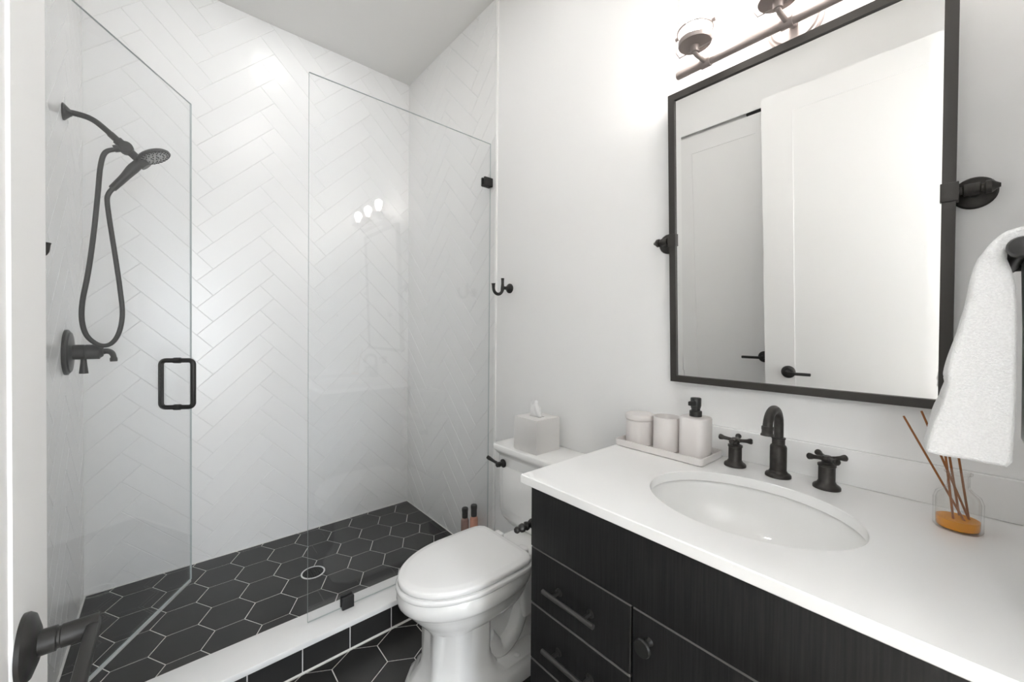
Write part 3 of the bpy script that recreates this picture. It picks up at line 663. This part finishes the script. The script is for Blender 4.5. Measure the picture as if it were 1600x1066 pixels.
for (dx, dy), tp, nm in zip(base_pts, tips, names):
    o = MB().tube([(BX+dx, BY+dy, zb+0.006), tp], 0.0019, 8).build('reed', REED)
    tag(o, nm or 'brown reed standing in the diffuser bottle, top hidden behind the towel', 'reed', 'diffuser reeds')

# ------------------------------------------------------------------ toilet paper holder on the cabinet side
t = thing('paper_holder', 'dark toilet paper holder on the vanity side facing the toilet', 'paper holder', (0.775, cy0, 0.747))
MB().lathe([(0.022, 0.0003), (0.022, 0.005), (0.018, 0.010), (0.011, 0.014), (0.0085, 0.022), (0.0085, 0.036), (0.012, 0.038), (0.012, 0.052), (0.009, 0.055)], (0.775, cy0, 0.747), (0, 1, 0), 28).build('wall_rose', BLK, t)
mb = MB(); mb.tube([(0.738, cy0+0.046, 0.747), (0.90, cy0+0.046, 0.747)], 0.007, 16)
mb.lathe([(0.0075, 0), (0.011, 0.004), (0.012, 0.010), (0.0085, 0.014), (0.0085, 0.018), (0.012, 0.022), (0.011, 0.030), (0.006, 0.036), (0.0085, 0.040), (0.009, 0.045), (0.006, 0.050)], (0.762, cy0+0.046, 0.747), (-1, 0, 0), 24)
mb.build('arm', BLK, t)

# ------------------------------------------------------------------ mirror
TH = math.radians(2.6); MC = Vector((1.270, 0.0, 1.60))
nrm = Vector((-math.cos(TH), 0, -math.sin(TH))); upv = Vector((-math.sin(TH), 0, math.cos(TH)))
MM = Matrix(((0, upv.x, nrm.x, MC.x), (1, 0, nrm.y, MC.y), (0, upv.z, nrm.z, MC.z), (0, 0, 0, 1)))   # local x = world Y, local y = up in the glass, local z = toward the room
MY0, MY1, MV = 0.0215, 0.6635, 0.475
t = thing('wall_mirror', 'large rectangular mirror in a thin dark tilting frame above the sink', 'mirror', (1.270, 0.3425, 1.60))
fw, fd = 0.021, 0.026
mb = MB()
O = [(MY0, -MV), (MY1, -MV), (MY1, MV), (MY0, MV)]; I = [(MY0+fw, -MV+fw), (MY1-fw, -MV+fw), (MY1-fw, MV-fw), (MY0+fw, MV-fw)]
mb.loft([[(*p, -fd) for p in O], [(*p, 0.0) for p in O], [(*p, 0.0) for p in I], [(*p, -fd) for p in I]], closed=True, M=MM)
mb.build('frame', FRAME, t, 0.4)
bw, bd = 0.020, 0.0004
I2 = [(MY0+fw, -MV+fw), (MY1-fw, -MV+fw), (MY1-fw, MV-fw), (MY0+fw, MV-fw)]
J = [(MY0+fw+bw, -MV+fw+bw), (MY1-fw-bw, -MV+fw+bw), (MY1-fw-bw, MV-fw-bw), (MY0+fw+bw, MV-fw-bw)]
mb = MB().loft([[(*p, -0.011) for p in I2], [(*p, -0.006-bd) for p in I2], [(*p, -0.006) for p in J]], M=MM)
mb.build('mirror_glass', MIRR, t, 0.003)
for s_, ye in ((1, MY1), (-1, MY0)):
    b = MB().box((ye-0.0235 if s_ > 0 else ye-0.004, -0.020, -0.030), (ye+0.004 if s_ > 0 else ye+0.0235, 0.020, 0.003), 0.001, M=MM).build('pivot_bracket', FRAME, t)
    o = MM @ Vector((ye+s_*0.003, 0, -0.012))
    MB().lathe([(0.008, 0), (0.008, 0.006), (0.0125, 0.008), (0.0125, 0.030), (0.009, 0.032), (0.009, 0.036), (0.0135, 0.038), (0.0135, 0.046), (0.008, 0.052), (0.004, 0.058)], o, (0, s_, 0), 24).build('pivot_knob', BLK2, b)
    MB().lathe([(0.034, 0), (0.034, 0.004), (0.031, 0.007), (0.020, 0.009), (0.011, 0.012), (0.010, 0.040)], (XR, ye+s_*0.026, 1.600), (-1, 0, 0), 36).build('wall_plate', BLK2, b)

# ------------------------------------------------------------------ vanity light
LZ, LX, LYC = 2.119, 1.240, 0.327
t = thing('vanity_light', 'bronze three-lamp vanity light bar above the mirror', 'wall lamp', (XR, LYC, 2.16))
MB().lathe([(0.066, 0), (0.066, 0.010), (0.062, 0.013), (0.058, 0.013), (0.054, 0.018), (0.0, 0.019)], (XR, LYC, 2.155), (-1, 0, 0), 48).build('back_plate', BRZ, t)
MB().tube([(XR-0.018, LYC, 2.145), (LX, LYC, LZ)], 0.010, 16).build('stem', BRZ, t)
MB().lathe([(0.0125, 0.0), (0.0125, 0.60), (0.010, 0.603)], (LX, LYC-0.3015, LZ), (0, 1, 0), 24).build('bar', BRZ, t)
for i in (-1, 0, 1):
    y = LYC+0.21*i; jx, jz = 1.165, 2.137
    a = MB().lathe([(0.0155, -0.014), (0.0155, 0.014)], (LX, y, LZ), (0, 1, 0), 24)
    a.tube(spline([(LX, y, LZ), (1.205, y, 2.116), (1.176, y, 2.113), (jx, y, 2.118), (jx, y, 2.135)], 4), 0.0065, 14)
    a.lathe([(0.011, -0.022), (0.012, -0.004), (0.044, 0.0), (0.0455, 0.004), (0.0455, 0.012), (0.030, 0.014), (0.016, 0.016), (0.014, 0.030)], (jx, y, jz), n=36)
    a = a.build('lamp_holder', BRZ, t)
    MB().lathe([(0.043, 0.0145), (0.044, 0.02), (0.042, 0.028), (0.044, 0.034), (0.042, 0.042), (0.048, 0.055), (0.050, 0.07), (0.050, 0.165), (0.047, 0.165), (0.047, 0.07), (0.045, 0.056), (0.039, 0.043), (0.039, 0.016)], (jx, y, jz), n=36, cap0=False, cap1=False).build('glass_jar', JAR, a, 1.0)
    MB().lathe([(0.010, 0.031), (0.012, 0.040), (0.022, 0.062), (0.027, 0.082), (0.024, 0.100), (0.014, 0.110), (0.0, 0.113)], (jx, y, jz), n=24).build('bulb', BULBM, a)
    wv = MB()
    band = [(jx+0.0475*math.cos(q), y+0.0475*math.sin(q), jz+0.040) for q in [2*PI*k/36 for k in range(36)]]
    wv.tube(band+band[:1], 0.0022, 8, False)
    for s_ in (-1, 1):
        wv.tube([(jx, y+s_*0.049, jz+0.046), (jx, y+s_*0.056, jz+0.036), (jx, y+s_*0.056, jz+0.002), (jx, y+s_*0.046, jz-0.016), (jx, y+s_*0.012, jz-0.016)], 0.0017, 8)
        wv.lathe([(0.0055, -0.005), (0.0055, 0.005)], (jx, y+s_*0.053, jz+0.044), (0, 1, 0), 14)
    wv.build('wire_bail', BRZ, a)

# ------------------------------------------------------------------ towel bar and hand towel
TXA, TXB, RZ, RY = 0.806, 1.060, 1.405, -0.043
t = thing('towel_bar', 'short dark towel bar at the right edge holding the white towel', 'towel bar', (0.93, YF, RZ))
MB().tube([(TXA+0.01, RY, RZ), (TXB, RY, RZ)], 0.009, 18).lathe([(0.009, -0.016), (0.0125, -0.012), (0.0135, 0.0), (0.0115, 0.006), (0.0, 0.008)], (TXA+0.002, RY, RZ), (-1, 0, 0), 24).build('rod', BLK, t)
for x in (TXA+0.065, TXB-0.03):
    MB().lathe([(0.024, 0), (0.024, 0.005), (0.018, 0.010), (0.009, 0.016), (0.009, 0.057)], (x, YF, RZ), (0, 1, 0), 28).build('bracket', BLK, t)
# towel profile in (y, z), draped over the rod; extruded along X with soft ends
front = [(-0.043, 1.436), (-0.028, 1.430), (-0.0135, 1.411), (-0.004, 1.384), (0.002, 1.346), (0.0095, 1.306), (0.0175, 1.266), (0.0215, 1.238), (0.0212, 1.229), (0.0275, 1.205), (0.0272, 1.196), (0.036, 1.166), (0.0415, 1.126)]
prof = []
fo = spline([(y, 0, z) for y, z in front], 4); prof += [(p.x, p.z) for p in fo]
prof += [(0.038, 1.119), (0.020, 1.1165), (0.0, 1.116), (-0.020, 1.116), (-0.036, 1.118)]
inn = spline([(-0.0405, 0, 1.126), (-0.042, 0, 1.18), (-0.0425, 0, 1.24), (-0.042, 0, 1.30), (-0.040, 0, 1.36), (-0.0325, 0, 1.395)], 4); prof += [(p.x, p.z) for p in inn]
prof += [(-0.0325, 1.405), (-0.036, 1.4125), (-0.043, 1.4155), (-0.050, 1.4125), (-0.0535, 1.405)]
prof += [(-0.0545, 1.36), (-0.056, 1.30), (-0.0565, 1.24), (-0.057, 1.18), (-0.057, 1.13), (-0.062, 1.122), (-0.078, 1.120), (-0.090, 1.122), (-0.094, 1.13)]
prof += [(-0.095, 1.20), (-0.094, 1.28), (-0.090, 1.36), (-0.080, 1.408), (-0.066, 1.428), (-0.054, 1.435)]
pr2 = []
for i, p_ in enumerate(prof):
    q_ = prof[(i+1) % len(prof)]; k = max(1, int(math.dist(p_, q_)/0.008))
    for j in range(k): pr2.append((p_[0]+(q_[0]-p_[0])*j/k, p_[1]+(q_[1]-p_[1])*j/k))
prof = pr2; NP = len(prof)
def pnorm(i):
    a, b_ = prof[i-1], prof[(i+1) % NP]; ty, tz = b_[0]-a[0], b_[1]-a[1]; l = math.hypot(ty, tz) or 1
    return (-tz/l, ty/l)
sg = 1 if area(prof) > 0 else -1
rs = []
XO = [0, .0006, .002, .0045, .008, .012]; XO = XO + [.012+.181*k/18 for k in range(1, 18)] + [.205-v for v in XO[::-1]]
for xo in XO:
    x = 0.832+xo; e = min(xo, .205-xo); q_ = max(0, 1-e/0.012)
    ins = 0.0055*(1-math.sqrt(max(0, 1-q_*q_)))
    rr2 = []
    for i, (y, z) in enumerate(prof):
        n_ = pnorm(i); wob = 0.0022*math.sin(x*61+z*9)*(1.45-z)/0.3 + 0.0010*math.sin(x*23+z*60+y*80)
        band = -0.0022 if (1.200 < z < 1.226 and y > -0.035) else 0
        dfl = -ins*1.0 + band + (wob if y > -0.03 and z < 1.40 else 0)
        yy, zz = y-(-sg)*(-n_[0])*0 + sg*n_[0]*(-dfl), z+sg*n_[1]*(-dfl)
        rr2.append((x, yy, zz))
    rs.append(rr2)
tw = MB().loft(rs, True, True).build('hand_towel', [TOWEL, BANDM], None, 1.2)
for p_ in tw.data.polygons:
    if 1.197 < p_.center.z < 1.229 and p_.center.y > -0.04: p_.material_index = 1
for p_ in tw.data.polygons:
    if len(p_.vertices) > 10: p_.use_smooth = False
tag(tw, 'thick white terry hand towel hanging over the dark towel bar', 'towel')
